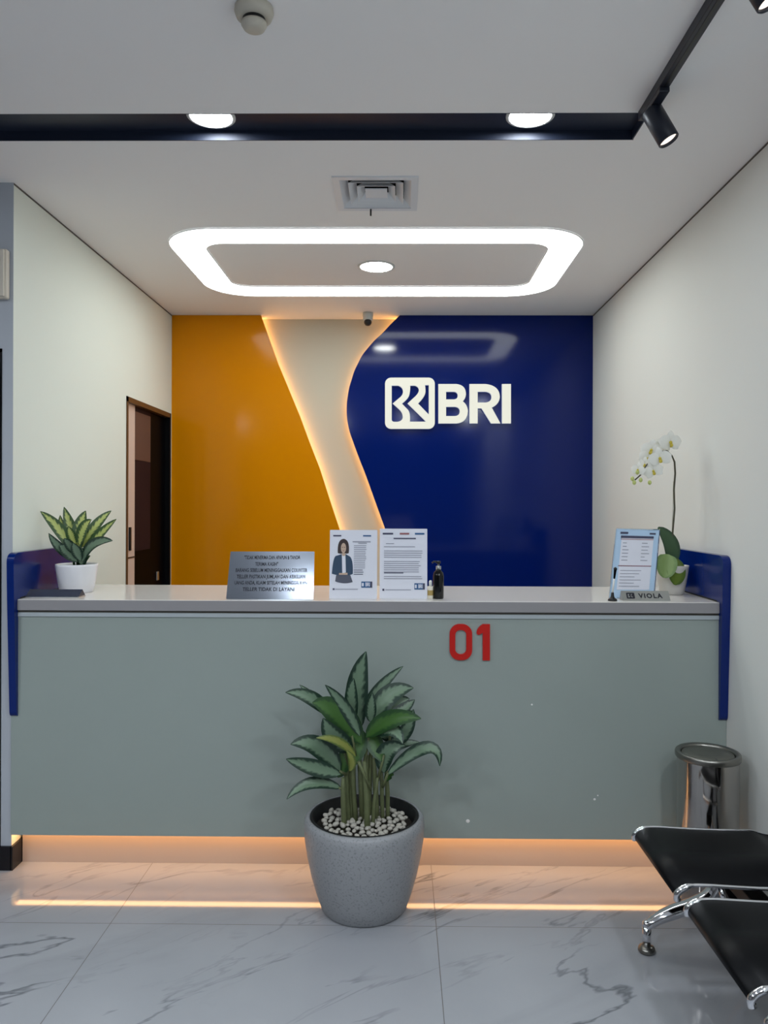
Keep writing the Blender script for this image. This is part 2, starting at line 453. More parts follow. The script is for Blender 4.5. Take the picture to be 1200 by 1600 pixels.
# glass door in the lobby wall, only its edge in view
d = thing('door_2', (D2X-.85, YP+.05, 0), 'dark glass door edge at the far left of the grey front wall', 'door'); d['kind'] = 'structure'
part(MB().box((D2X-1.7, YP+.03, 0), (D2X, YP+.06, D2Z), 'doordark'), 'glass_panel', d)
part(MB().box((D2X-.014, YP-.006, 0), (D2X, YP+.02, D2Z), 'blackgloss').box((D2X-1.7, YP-.006, D2Z-.014), (D2X, YP+.02, D2Z), 'blackgloss'), 'door_frame', d)

# doorway at the end of the left wall
d = thing('door_1', (XL, (DY0+DY1)/2, 0), 'brown framed doorway with dark sliding leaves beside the orange panel', 'door'); d['kind'] = 'structure'
fx = XL+.006
part(MB().box((XL-T, DY0, 0), (fx, DY0+.022, DZ), 'frame').box((XL-T, DY1-.022, 0), (fx, DY1, DZ), 'blacksoft').box((XL-T, DY0, DZ-.03), (fx, DY1, DZ), 'frame'), 'door_frame', d)
def dy(px): return P(px, 750, X=XL-.03).y
yS0, yS1, yG1, yE = DY0+.022, dy(208), dy(235), DY1-.022
part(MB().box((XL-.06, yS0, 0), (XL-.02, yS1, DZ-.03), 'doorwhite'), 'door_stile', d, 'pale door stile with slim handle')
part(MB().box((XL-.06, yS1, 0), (XL-.03, yG1, DZ-.03), 'doorbrown2').box((XL-.045, yS1+.02, 1.78), (XL-.027, yG1-.01, DZ-.06), 'doorbrown').box((XL-.045, yS1+.02, 0), (XL-.027, yG1, 1.22), 'doordark'), 'door_panel', d, 'dark glass door leaf with brown view painted on')  # opaque blocks; reflections and view through the glass painted in their colour
part(MB().box((XL-.075, yG1, 0), (XL-.030, yE, DZ-.03), 'doordark'), 'glass_panel', d, 'nearly black glass leaf')
hs = P(204, 850, X=XL-.01); ym = (yS0+yS1)/2
part(MB().box((XL-.022, ym-.012, hs.z-.04), (XL-.008, ym+.008, hs.z+.1), 'black', .003), 'door_handle', d)
part(MB().box((XL-.022, yS0+.01, hs.z-.085), (XL-.015, yS1-.004, hs.z-.078), 'black'), 'lock', d)
hb = P(243, 900, X=XL-.04)
part(MB().box((XL-.031, hb.y-.02, 1.0), (XL-.022, hb.y+.02, hb.z+.03), 'alu', .004), 'door_handle', d, 'silver door handle on the dark leaf')
# dim corridor behind
struct(MB().box((XL-1.2, DY0-.3, 0), (XL-1.15, YW, ZC), 'doorbrown2'), 'wall_corridor')

# ------------------------------------------------------------------ coloured panels on the back wall
def pw(px, py): q = P(px, py, Y=YB); return (q.x, q.z)
ed_o = [pw(*a) for a in [(407.7, 492), (421, 530), (435, 569), (452, 610), (469, 651), (484, 692), (500, 733), (515, 780), (530.6, 827)]]
ed_b = [pw(*a) for a in [(624.6, 492), (610, 507), (597, 521), (585, 532), (575, 543.5), (566, 555), (559.7, 567), (553.5, 580), (549.4, 593), (545.8, 605), (543.6, 617), (542, 629), (541.6, 641), (542, 651), (543.3, 661), (546.4, 675), (551, 688.6), (561, 716), (571.6, 743), (586, 783), (600.7, 823.6)]]
def ext(e):
    (x0, z0), (x1, z1) = e[-2], e[-1]; k = (x1-x0)/(z1-z0); e.append((x1+k*(0.02-z1), .02)); e[0] = (e[0][0], ZC-.001); return e
ed_o, ed_b = ext(ed_o), ext(ed_b)
def smooth(e):
    out = []
    for i in range(len(e)-1):
        p0 = e[max(i-1, 0)]; p1 = e[i]; p2 = e[i+1]; p3 = e[min(i+2, len(e)-1)]
        for k in range(4):
            t = k/4
            out.append(tuple(.5*((2*p1[j])+(-p0[j]+p2[j])*t+(2*p0[j]-5*p1[j]+4*p2[j]-p3[j])*t*t+(-p0[j]+3*p1[j]-3*p2[j]+p3[j])*t**3) for j in (0, 1)))
    return out+[e[-1]]
ed_b = smooth(ed_b[:-1])+[ed_b[-1]]
def wallpanel(edge, xside, name, m, label):
    t = thing(name, ((edge[0][0]+xside)/2, YB, .02), label, 'wall panel')
    sg = 1 if xside > edge[0][0] else -1   # inward direction
    lp = edge+[(xside, .02), (xside, ZC-.001)]
    part(MB().shape([lp], lambda x, y, dd: Vector((x, YB+dd, y)), .018, m), 'face_panel', t)
    off = [(x+sg*.022, z) for x, z in edge]
    part(MB().shape([off+[(xside, .02), (xside, ZC-.001)]], lambda x, y, dd: Vector((x, YB+.018+dd, y)), .095, 'recess'), 'backing', t)
    # strip of light along the rear of the edge
    mb = MB(); k = mb.mi('led')
    a = [(x+sg*.016, z) for x, z in edge]
    rows = []
    for x, z in a:
        rows.append([mb.bm.verts.new((x, YB+.088, z)), mb.bm.verts.new((x, YB+.104, z)), mb.bm.verts.new((x+sg*.006, YB+.104, z)), mb.bm.verts.new((x+sg*.006, YB+.088, z))])
    for ra, rb in zip(rows, rows[1:]):
        for j in range(4): mb.bm.faces.new([ra[j], ra[(j+1) % 4], rb[(j+1) % 4], rb[j]]).material_index = k
    part(mb, 'led_strip', t, 'amber glowing light strip behind the panel edge')
    return t
wallpanel(ed_o, XL+.001, 'orange_wall_panel', 'orange', 'glossy orange back wall panel with slanting amber lit edge')
wallpanel(ed_b, XR-.001, 'blue_wall_panel', 'blue', 'glossy dark blue back wall panel with curved amber lit edge')

# ------------------------------------------------------------------ illuminated sign
def lg(x, y, dd):   # coordinates of a close crop of the sign
    q = P(580+x/5, 560+y/5, Y=YB-.03); return Vector((q.x, YB-.03+dd, q.z))
t = thing('illuminated_sign', lg(600, 550, .03), 'glowing white BRI letters and square emblem on the blue panel', 'sign')
outer = rrect(108, 150, 497, 550, 48)
h1 = path([(160, 212), (210, 212), ('q', 250, 225, 248, 262), ('q', 247, 290, 215, 312), (168, 352), (222, 402), ('q', 250, 430, 246, 465), ('q', 240, 490, 205, 495), (178, 495), ('q', 160, 492, 160, 475)])
h2 = path([(305, 212), (340, 212), ('q', 375, 222, 372, 252), ('q', 368, 275, 340, 300), (284, 352), (428, 494), (302, 494), ('q', 308, 430, 288, 402), (240, 353), ('q', 285, 318, 296, 290), ('q', 305, 262, 305, 212)])
h3 = path([(420, 208), (450, 208), (450, 438), (366, 352), ('q', 420, 300, 424, 262), ('q', 425, 235, 420, 208)])
part(MB().shape([outer, h1, h2, h3], lg, .022, 'sign', 'signside'), 'emblem', t)
B = [path([(525, 200), (668, 200), ('q', 738, 208, 740, 275), ('q', 740, 312, 715, 335), ('q', 752, 360, 755, 410), ('q', 752, 500, 668, 508), (525, 508)]),
     path([(585, 260), (645, 260), ('q', 676, 263, 676, 290), ('q', 676, 318, 645, 320), (585, 320)]),
     path([(585, 378), (655, 378), ('q', 692, 382, 692, 414), ('q', 690, 447, 655, 450), (585, 450)])]
Rr = [path([(768, 200), (895, 200), ('q', 1003, 212, 1005, 300), ('q', 1002, 358, 942, 384), (1010, 508), (936, 508), (862, 390), (832, 390), (832, 508), (768, 508)]),
      path([(832, 260), (892, 260), ('q', 940, 265, 940, 302), ('q', 938, 340, 892, 345), (832, 345)])]
for lps in (B, Rr, [[(1022, 200), (1092, 200), (1092, 508), (1022, 508)]]):
    part(MB().shape(lps, lg, .022, 'sign', 'signside'), 'letter', t)

# ------------------------------------------------------------------ ceiling fittings
def downlight(x, y, z, r, m, label, group=None):
    t = thing('downlight', (x, y, z), label, 'ceiling light', group)
    part(MB().lathe([(r, 0), (r*1.14, -.001), (r*1.14, -.004), (r, -.007), (r*.97, -.004)], (x, y, z), 'white'), 'trim_ring', t)
    part(MB().lathe([(0, -.0042), (r*.97, -.004)], (x, y, z), m), 'diffuser', t)
    return t
g2 = 'round downlights in the black ceiling channel'
x1 = P(333, 190, Z=zt-.006); x2 = P(826, 190, Z=zt-.006)
downlight(x1.x, 2.672, zt, .074, 'diff_cool', 'round white downlight at the left end of the black ceiling channel', g2)
downlight(x2.x, 2.672, zt, .074, 'diff_cool', 'round white downlight in the black channel nearest the track spotlights', g2)
c = P(588, 416, Z=ZC)
downlight(c.x, c.y, ZC, .09, 'diff_centre', 'small round downlight in the middle of the glowing ring light')
for i, (lx, ly) in enumerate([(-.95, .45), (1.0, .7), (.1, -.8), (1.0, -.8), (-2.5, 1.3), (-2.5, -.1), (-2.6, -1.6), (-.97, -1.5)]):  # lamps added out of view for cool front light and the plaque highlight
    downlight(lx, ly, ZC, .11, 'diff_added', 'added unseen downlight behind the viewpoint for front light', 'added unseen lobby downlights')
# ring light
RO = (-1.178, 3.655, .917, 4.83); RI = (-1.008, 3.86, .755, 4.622)
t = thing('ring_light', ((RO[0]+RO[2])/2, (RO[1]+RO[3])/2, ZC), 'large rounded rectangular glowing ring light on the ceiling', 'ceiling light')
part(MB().shape([rrect(*RO, .27, 14), rrect(*RI, .11, 10)], lambda x, y, dd: Vector((x, y, ZC-.004+dd)), .003, 'diff_ring'), 'diffuser', t)
mb = MB()
mb.shape([rrect(RO[0]-.004, RO[1]-.004, RO[2]+.004, RO[3]+.004, .274, 14), rrect(*RO, .27, 14)], lambda x, y, dd: Vector((x, y, ZC-.006+dd)), .005, 'ceil')
mb.shape([rrect(*RI, .11, 10), rrect(RI[0]+.004, RI[1]+.004, RI[2]-.004, RI[3]-.004, .106, 10)], lambda x, y, dd: Vector((x, y, ZC-.006+dd)), .005, 'ceil')
part(mb, 'frame', t)
# air vent
t = thing('air_vent', (VX, VY, ZC), 'square white air conditioning vent between channel and ring light', 'vent')
def sq(h): return [(VX-h, VY-h), (VX+h, VY-h), (VX+h, VY+h), (VX-h, VY+h)]
part(MB().shape([sq(.175), sq(.148)], lambda x, y, dd: Vector((x, y, ZC-.006+dd)), .006, 'vent'), 'frame', t)
part(MB().box((VX-VS, VY-VS, ZC+.09), (VX+VS, VY+VS, ZC+.095), 'black').box((VX-VS-.004, VY-VS, ZC+.0205), (VX-VS, VY+VS, ZC+.095), 'black').box((VX+VS, VY-VS, ZC+.0205), (VX+VS+.004, VY+VS, ZC+.095), 'black').box((VX-VS, VY-VS-.004, ZC+.0205), (VX+VS, VY-VS, ZC+.095), 'black').box((VX-VS, VY+VS, ZC+.0205), (VX+VS, VY+VS+.004, ZC+.095), 'black'), 'duct_box', t)
for hb_, ht in ((.150, .118), (.116, .084), (.082, .052)):
    mb = MB(); k = mb.mi('vent')
    z0, z1 = ZC-.002, ZC+.026
    lo = [Vector((x, y, z0)) for x, y in sq(hb_-.002)]; hi = [Vector((x, y, z1)) for x, y in sq(ht)]
    lo2 = [Vector((x, y, z0)) for x, y in sq(hb_-.004)]; hi2 = [Vector((x, y, z1)) for x, y in sq(ht-.002)]
    for a in range(4):
        b_ = (a+1) % 4
        mb.quad([lo[a], lo[b_], hi[b_], hi[a]], 'vent'); mb.quad([lo2[a], hi2[a], hi2[b_], lo2[b_]], 'vent'); mb.quad([lo[a], lo2[a], lo2[b_], lo[b_]], 'vent')
    mb.build('louvre', t, origin=ORG[t.name], normals=False)
part(MB().box((VX-.046, VY-.046, ZC+.0), (VX+.046, VY+.046, ZC+.004), 'vent'), 'centre_plate', t)
part(MB().tube([(VX-.03, VY+.155, ZC), (VX-.03, VY+.155, ZC-.035)], .004, 'black'), 'probe', t, 'small dark probe hanging below the vent')
# smoke detector
c = P(397, 30, Z=ZC-.03); c.z = ZC
t = thing('smoke_detector', c, 'round beige smoke detector on the ceiling above the black channel', 'smoke detector')
part(MB().lathe([(0, 0), (.050, 0), (.052, -.012), (.047, -.026), (.034, -.030), (0, -.030)], c, 'smoke'), 'base', t)
part(MB().lathe([(.030, -.030), (.030, -.040)], c, 'black').lathe([(0, -.040), (.033, -.040), (.034, -.046), (.028, -.056), (.015, -.060), (0, -.061)], c, 'smoke'), 'sensor_cap', t)
# track rail
TX0, TX1, TZ = .792, .824, ZC-.032
t = thing('light_track', ((TX0+TX1)/2, .5, ZC), 'slim black light track running along the ceiling near right wall', 'light track')
part(MB().box((TX0, -2.6, TZ), (TX1, 2.585, ZC), 'navy', .002), 'rail', t)
part(MB().box((TX0+.012, -2.58, TZ-.001), (TX1-.012, 2.56, TZ+.004), 'black'), 'groove', t)
AX = Vector((.42, -.15, -.88)).normalized()
def spot(y, label):
    x = (TX0+TX1)/2
    t = thing('track_spotlight', (x, y, TZ), label, 'spotlight', 'black track spotlights')
    part(MB().box((x-.016, y-.10, TZ-.016), (x+.016, y+.075, TZ), 'navy', .003), 'adapter', t)
    part(MB().tube([(x+.004, y, TZ-.01), (x+.010, y, TZ-.055)], .013, 'navy'), 'bracket', t)
    h = Vector((x+.004, y, TZ-.045)); a = h-AX*.028; b = h+AX*.092
    part(MB().lathe([(0, 0), (.030, 0), (.0335, .004), (.0335, .118), (.031, .121), (.029, .117), (.028, .110)], a, 'navy', axis=AX), 'lamp_head', t)
    part(MB().lathe([(0, .109), (.028, .111)], a, 'lensw', axis=AX), 'lens', t, 'warm white lens')
    return t
s1 = spot(2.47, 'black track spotlight at the end of the rail beside the channel')
s2 = copy_tree(s1); s2.location.y -= .675; s2['label'] = 'black track spotlight cut off by the top right corner'
# CCTV camera
c = P(575, 489, Z=ZC)
t = thing('security_camera', c, 'small white security camera with black lens above the pale recess', 'camera')
part(MB().lathe([(0, 0), (.036, 0), (.037, -.02), (.034, -.028), (.034, -.05), (.026, -.066), (0, -.075)], c, 'camwhite'), 'housing', t)
part(MB().ico(c+Vector((0, -.012, -.066)), .027, 'black', 3), 'lens', t, 'black ball shaped lens')
# box on the lobby wall
xr = P(6.7, 420, Y=YP-.05).x; z1_, z0_ = P(5, 386, Y=YP-.05).z, P(5, 464, Y=YP-.05).z
t = thing('wall_box', (xr-.12, YP, (z0_+z1_)/2), 'beige box high on the grey wall at the left edge', 'wall box')
part(MB().box((xr-.24, YP-.002, z0_), (xr, YP-.035, z1_), 'beige', .008), 'body', t)
part(MB().box((xr-.235, YP-.035, z0_+.006), (xr-.006, YP-.045, z1_-.006), 'beige', .003), 'cover', t)

# ------------------------------------------------------------------ reception counter
CF, ZB, CT = 3.135, .146, 1.114       # face, underside of the glass, top of the worktop
t = thing('reception_counter', (-.13, 3.4, 0), 'long reception counter faced in pale green frosted glass with red 01', 'counter')
part(MB().box((XL+.001, CF, ZB), (XR-.001, CF+.012, 1.044), 'glassfront'), 'glass_front', t)
part(MB().box((XL+.031, CF-.006, 1.044), (XR-.035, CF+.012, 1.060), 'striplight'), 'edge_strip', t)
part(MB().box((XL+.001, CF+.012, ZB+.012), (XR-.001, CF+.055, 1.066), 'white').box((XL+.001, CF+.03, .19), (XR-.001, CF+.40, .75), 'white'), 'carcass', t)
part(MB().box((XL+.012, CF+.078, 0), (XR-.013, CF+.30, .19), 'plinth'), 'plinth', t)
part(MB().box((XL+.012, CF+.020, ZB+.002), (XR-.013, CF+.052, ZB+.010), 'led2'), 'led_strip', t, 'warm glowing strip under the glass front')
def dg(x, y, dd):
    q = P(690+x/12, 960+y/12, Y=CF-.006); return Vector((q.x, CF-.010+dd, q.z))
part(MB().shape([rrect(150, 180, 572, 855, 185), rrect(255, 290, 462, 745, 95)], dg, .0102, 'red'), 'digit', t, 'red zero')
part(MB().shape([path([(770, 860), (770, 345), ('q', 735, 360, 712, 378), ('q', 665, 395, 655, 345), ('q', 655, 250, 775, 182), (905, 182), (905, 860)])], dg, .0102, 'red'), 'digit', t, 'red one')
for (px, py, r) in ((731, 1283, .008), (929, 1249, .005), (831, 1101, .004), (934, 1243, .003)):
    q = P(px, py, Y=CF)
    part(MB().lathe([(0, .0012), (r*.7, .001), (r, 0)], (q.x, CF, q.z), 'white', 10, axis=(0, -1, 0)), 'glue_mark', t, 'small white mark on the glass')
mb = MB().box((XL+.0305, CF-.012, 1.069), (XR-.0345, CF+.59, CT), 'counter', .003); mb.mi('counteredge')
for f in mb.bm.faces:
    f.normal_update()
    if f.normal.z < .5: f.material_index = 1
o = mb.build('countertop', origin=(-.13, 3.4, 1.069), label='white polished stone countertop running along the reception counter', cat='countertop')
struct_gap = part(MB().box((XL+.02, CF+.002, 1.060), (XR-.02, CF+.012, 1.069), 'gap'), 'shadow_gap', t)
# blue end panels
def endpanel(xo, xi, label):
    t = thing('end_panel', ((xo+xi)/2, 3.1, .62), label, 'side panel', 'blue end panels of the counter')
    sg = 1 if xi > xo else -1
    fr = path([(3.121, .66), ('q', 3.121, .64, 3.1345, .635), (3.1345, 1.305), ('q', 3.095, 1.302, 3.095, 1.265), (3.100, 1.1)])
    part(MB().shape([fr], lambda x, y, dd: Vector((xo+sg*dd, x, y)), abs(xi-xo), 'blue2'), 'front_board', t)
    sd = [(3.1345, CT+.001), (3.72, CT+.001), (3.72, 1.285), (3.70, 1.305), (3.1345, 1.305)]
    part(MB().shape([sd], lambda x, y, dd: Vector((xo+sg*dd, x, y)), abs(xi-xo), 'blue2'), 'side_board', t)
    part(MB().box((xi-sg*.003, 3.150, CT+.0005), (xi+sg*.0015, 3.70, CT+.006), 'dark'), 'seam', t)
    return t
endpanel(XL+.0012, XL+.030, 'glossy blue end panel at the left end of the counter')
endpanel(XR-.0012, XR-.034, 'glossy blue end panel at the right end beside the orchid')

# ------------------------------------------------------------------ things on the counter
def plane_fn(a, u, v, n):
    return lambda x, y, dd: a+u*x+v*y+n*dd
def rectfn(fn, x0, y0, x1, y1, mb, m, depth=.0006):
    mb.shape([[(x0, y0), (x1, y0), (x1, y1), (x0, y1)]], fn, depth, m)
# notices : board from four photo corners on an upright sheet
def notice(name, label, bl, br, tl, Y, tilt, pieces):
    a = P(*bl, Y=Y); a.z = CT+.0; b = P(*br, Y=Y); b.z = CT; W = (b-a).length
    top = P(*tl, Y=Y+tilt); H = (top.z-CT)/1.0
    u = (b-a).normalized(); v = Vector((0, tilt, H)).normalized(); H = Vector((0, tilt, H)).length; n = v.cross(u).normalized()
    if n.y > 0: n = -n
    t = thing(name, (a+b)/2, label, 'notice', None)
    fn = lambda x, y, dd: a+u*(x*W)+v*(y*H)+n*dd
    return t, fn, W, H
def bars(mb, fn, x0, x1, y0, step, n, m='print_', h=.010, rag=.15):
    for i in range(n):
        xe = x1-random.uniform(0, rag)*(x1-x0)
        rectfn(lambda x, y, dd: fn(x, y, dd+.0028), x0, y0-i*step-h, xe, y0-i*step, mb, m)
def front(fn, e): return lambda x, y, dd: fn(x, y, dd+e)
def bri_badge(t, fn, x0, y0, x1, y1, W, H):
    mb = MB(); rectfn(front(fn, .0028), x0, y0, x1, y1, mb, 'printblue')
    cx, cy = (x0+x1)/2, (y0+y1)/2
    mb.text('BRI', 1, lambda x, y, dd: fn(cx+(x1-x0)*.08+x*(x1-x0)*.30, cy+y*(y1-y0)*.85, .0036+dd), .0004, 'paper', bold=.03)
    for a, b_ in ((x0+(x1-x0)*.06, x0+(x1-x0)*.22), ):
        mb.shape([rrect(a, y0+(y1-y0)*.22, b_, y1-(y1-y0)*.22, (b_-a)*.2, 3)], front(fn, .0036), .0004, 'paper')
    rectfn(front(fn, .0036), x1-(x1-x0)*.18, y0, x1, y1, mb, 'printdark')
    part(mb, 'logo_badge', t, 'small blue BRI logo badge')
# left notice with the portrait
t, fn, W, H = notice('notice_stand', 'white staff notice with a woman\'s portrait, left of the pair on counter', (514.5, 933), (589, 933), (513.5, 828), 3.20, .025, None)
SH = MB().shape([rrect(0, 0, 1, 1, .01, 2)], fn, .0022, 'paper')
part(MB().box(fn(.1, 0, 0)+Vector((0, .002, 0)), fn(.9, 0, 0)+Vector((0, .06, .004)), 'white'), 'foot', t)
mb = MB(); F = front(fn, .0030)
mb.shape([path([(.17, .66), ('q', .15, .86, .29, .87), ('q', .43, .86, .40, .66), ('q', .30, .64, .17, .66)])], F, .0003, 'hair')
mb.shape([[(.29+.055*math.cos(a*PI/8), .735+.075*math.sin(a*PI/8)) for a in range(16)]], front(fn, .0036), .0003, 'skin')
mb.shape([path([(.05, .36), ('q', .07, .60, .13, .62), (.25, .645), (.34, .645), (.43, .61), ('q', .50, .56, .49, .36), (.42, .34), (.16, .34)])], F, .0003, 'jacket')
mb.shape([[(.255, .65), (.33, .65), (.345, .38), (.27, .36)]], front(fn, .0036), .0003, 'paper')
mb.shape([path([(.14, .34), (.44, .34), (.49, .24), ('q', .3, .20, .12, .25)])], F, .0003, 'skirt')
mb.shape([path([(.25, .66), (.34, .66), (.32, .62), (.27, .62)])], front(fn, .0040), .0003, 'skin')
mb.shape([path([(.20, .345), (.38, .345), (.38, .375), (.20, .37)])], front(fn, .0040), .0003, 'skin')
for ex in (.268, .312): mb.shape([[(ex-.012, .742), (ex+.012, .742), (ex+.012, .750), (ex-.012, .750)]], front(fn, .0040), .0003, 'hair')
mb.shape([[(.272, .700), (.308, .700), (.300, .692), (.280, .692)]], front(fn, .0040), .0003, 'printred')
part(mb, 'portrait_print', t, 'printed portrait of a woman in blue jacket')
mb = SH
rectfn(F, .07, .905, .24, .925, mb, 'printdark'); rectfn(F, .70, .905, .87, .925, mb, 'printblue'); rectfn(F, .48, .82, .86, .835, mb, 'print_'); rectfn(F, .60, .80, .78, .812, mb, 'print_')
bars(mb, fn, .51, .78, .775, .027, 13, h=.009); bars(mb, fn, .51, .72, .42, .030, 3, 'printdark', h=.010)
rectfn(F, .07, .125, .11, .15, mb, 'printdark'); rectfn(F, .12, .132, .60, .142, mb, 'print_')
part(mb, 'printed_sheet', t)
bri_badge(t, fn, .67, .16, .90, .25, W, H)
# right notice, text only
t, fn, W, H = notice('notice_stand', 'white notice of printed text only, right of the pair on counter', (593, 932), (667.5, 932), (592, 826), 3.21, .025, None)
SH = MB().shape([rrect(0, 0, 1, 1, .01, 2)], fn, .0022, 'paper')
part(MB().box(fn(.1, 0, 0)+Vector((0, .002, 0)), fn(.9, 0, 0)+Vector((0, .06, .004)), 'white'), 'foot', t)
mb = SH; F = front(fn, .0030)
for a, b_, m_ in ((.06, .28, 'printdark'), (.42, .62, 'printred'), (.74, .94, 'printblue')): rectfn(F, a, .915, b_, .94, mb, m_)
rectfn(F, .29, .85, .76, .868, mb, 'printdark'); rectfn(F, .13, .78, .30, .79, mb, 'print_')
bars(mb, fn, .09, .78, .745, .03, 1, h=.010); bars(mb, fn, .09, .90, .685, .030, 4, h=.010, rag=.1); bars(mb, fn, .09, .90, .535, .030, 6, h=.010, rag=.1)
rectfn(F, .09, .36, .50, .372, mb, 'printdark'); bars(mb, fn, .09, .92, .32, .030, 2, h=.010)
rectfn(F, .06, .11, .10, .14, mb, 'printdark'); rectfn(F, .12, .12, .66, .13, mb, 'print_')
part(mb, 'printed_sheet', t)
bri_badge(t, fn, .73, .13, .95, .22, W, H)

# steel plaque, tilted back
Y0 = 3.17
a = P(353.5, 933, Y=Y0); a.z = CT; b = P(490, 933, Y=Y0); b.z = CT
ty = .045; tl = P(360.5, 862, Y=Y0+ty); tr = P(491.5, 862, Y=Y0+ty)
t = thing('steel_plaque', (a+b)/2, 'tilted brushed steel plaque with six engraved lines, left on the counter', 'plaque')
def pq(x, y, dd):
    l = a.lerp(tl, y); r = b.lerp(tr, y); q = l.lerp(r, x); n = Vector((0, -1, .27)).normalized(); return q+n*dd
part(MB().shape([rrect(0, 0, 1, 1, .012, 3)], pq, .003, 'plaque'), 'plate', t)
part(MB().quad([pq(.2, .02, 0), pq(.8, .02, 0), pq(.8, 0, 0)+Vector((0, .07, 0)), pq(.2, 0, 0)+Vector((0, .07, 0))], 'plaque').quad([pq(.2, .0, 0)+Vector((0, .07, 0)), pq(.8, .0, 0)+Vector((0, .07, 0)), pq(.7, .75, 0), pq(.3, .75, 0)], 'plaque'), 'prop', t)
Wp = (b-a).length; Hp = (tl-a).length
mb = MB()
LINES = [('"TIDAK MENERIMA DAN APAPUN & TANDA', .87, .66, .50), ('TERIMA KASIH"', .73, .27, .44), ('BARANG SEBELUM MENINGGALKAN COUNTER', .60, .84, .50), ('TELLER PASTIKAN JUMLAH DAN KEASLIAN', .465, .80, .50), ('UANG ANDA, KLAIM SETELAH MENINGGALKAN', .335, .84, .50), ('TELLER TIDAK DI LAYANI', .20, .60, .48)]
for s_, yc, wd, xc in LINES:
    mb.text(s_, 1, (lambda yc, wd, xc: lambda x, y, dd: pq(xc+x/1.0, yc+y*.105, .0032+dd))(yc, wd, xc), .0002, 'engraved', bold=.022, fit=wd)
part(mb, 'engraved_text', t, 'dark engraved capital letters')

# pump bottle and small bottle
c = P(685, 933, Y=3.22); c.z = CT
t = thing('pump_bottle', c, 'black pump bottle standing right of the white notices', 'bottle')
px = 3.22/1200
part(MB().lathe([(0, 0), (.021, 0), (.0225, .004), (.0225, .095), (.020, .108), (.012, .118), (.010, .122), (0, .122)], c, 'blackgloss', 32), 'body', t)
part(MB().lathe([(0, .122), (.011, .122), (.011, .136), (.004, .137), (.004, .150), (0, .150)], c, 'silver', 20), 'collar', t, 'pale collar below the pump head')
part(MB().lathe([(0, .147), (.009, .147), (.009, .157), (0, .158)], c, 'black', 20).tube([c+Vector((.004, 0, .153)), c+Vector((-.020, -.004, .155)), c+Vector((-.027, -.005, .150))], .0035, 'black', 8), 'pump_head', t)
c = P(672.5, 932, Y=3.215); c.z = CT
t = thing('small_bottle', c, 'tiny milky white bottle beside the black pump bottle', 'bottle')
part(MB().lathe([(0, 0), (.0115, 0), (.012, .003), (.012, .045), (.009, .052), (0, .052)], c, 'milk', 24), 'body', t)
part(MB().lathe([(.0122, .014), (.0124, .016), (.0124, .034), (.0122, .036)], c, 'amber', 24), 'label_band', t, 'gold coloured label')
part(MB().lathe([(0, .052), (.0065, .052), (.0065, .072), (.004, .076), (0, .076)], c, 'white', 20), 'cap', t)

# dark name plate at the left
def nameplate(x0, x1, Y, h, dep, label, m):
    q0 = P(x0, 932, Y=Y).x; q1 = P(x1, 932, Y=Y).x
    t = thing('name_plate', ((q0+q1)/2, Y+dep/2, CT), label, 'name plate')
    prof = [(Y, CT), (Y+.004, CT), (Y+dep*.55+.0, CT+h), (Y+dep*.55-.004, CT+h)]
    tri = [(Y, CT), (Y+dep, CT), (Y+dep*.6, CT+h)]
    part(MB().shape([tri], lambda x, y, dd: Vector((q0+dd, x, y)), q1-q0, m), 'plate', t)
    return t, q0, q1
t, q0, q1 = nameplate(34.5, 122, 3.19, .030, .075, 'low dark glossy name plate at the left end of the counter', 'navygloss')
part(MB().box((q0, 3.188, CT), (q1, 3.1905, CT+.003), 'alu').box((q1-.003, 3.19, CT), (q1+.002, 3.26, CT+.004), 'alu'), 'edge_trim', t)
# silver name plate at the right
t, q0, q1 = nameplate(973, 1048, 3.17, .038, .05, 'silver name plate with dark letters in front of the orchid pot', 'silver')
sl = Vector((0, .6*.05, .038)); sl_n = Vector((0, -.038, .03)).normalized(); Ln = sl.length; sl = sl.normalized()
def npf(x, y, dd): return Vector((q0, 3.17, CT))+Vector((1, 0, 0))*(x*(q1-q0))+sl*(y*Ln)+sl_n*(dd+.0004)
part(MB().text('VIOLA', 1, lambda x, y, dd: npf(.60+x, .48+y*.62, dd), .0006, 'engraved', bold=.03, fit=.50, spacing=1.25), 'lettering', t, 'dark engraved name letters')
part(MB().shape([rrect(.10, .22, .27, .80, .04, 4), [(.13, .68), (.17, .68), (.15, .52), (.18, .40), (.15, .32), (.13, .32)], [(.20, .68), (.225, .68), (.20, .52), (.24, .34), (.20, .34), (.19, .52)]], npf, .0006, 'engraved'), 'emblem', t, 'small dark emblem')
# pen on its stand
c = P(957, 935, Y=3.17); c.z = CT
t = thing('desk_pen', c, 'white desk pen in a black suction stand by the price board', 'pen')
part(MB().lathe([(0, 0), (.019, 0), (.018, .006), (.011, .011), (.007, .018), (.0055, .034), (0, .034)], c, 'black', 24), 'base', t)
tip = P(961.5, 889, Y=3.17)-Vector((0, 0, 0)); mid = c+Vector((0, 0, .030))
part(MB().tube([mid, mid.lerp(tip, .62)], .004, 'white', 10), 'barrel', t)
part(MB().tube([mid.lerp(tip, .6), mid.lerp(tip, .88), tip], [.004, .0055, .0065], 'doordark', 10).ico(tip, .0075, 'black', 2), 'cap', t, 'dark pen cap')

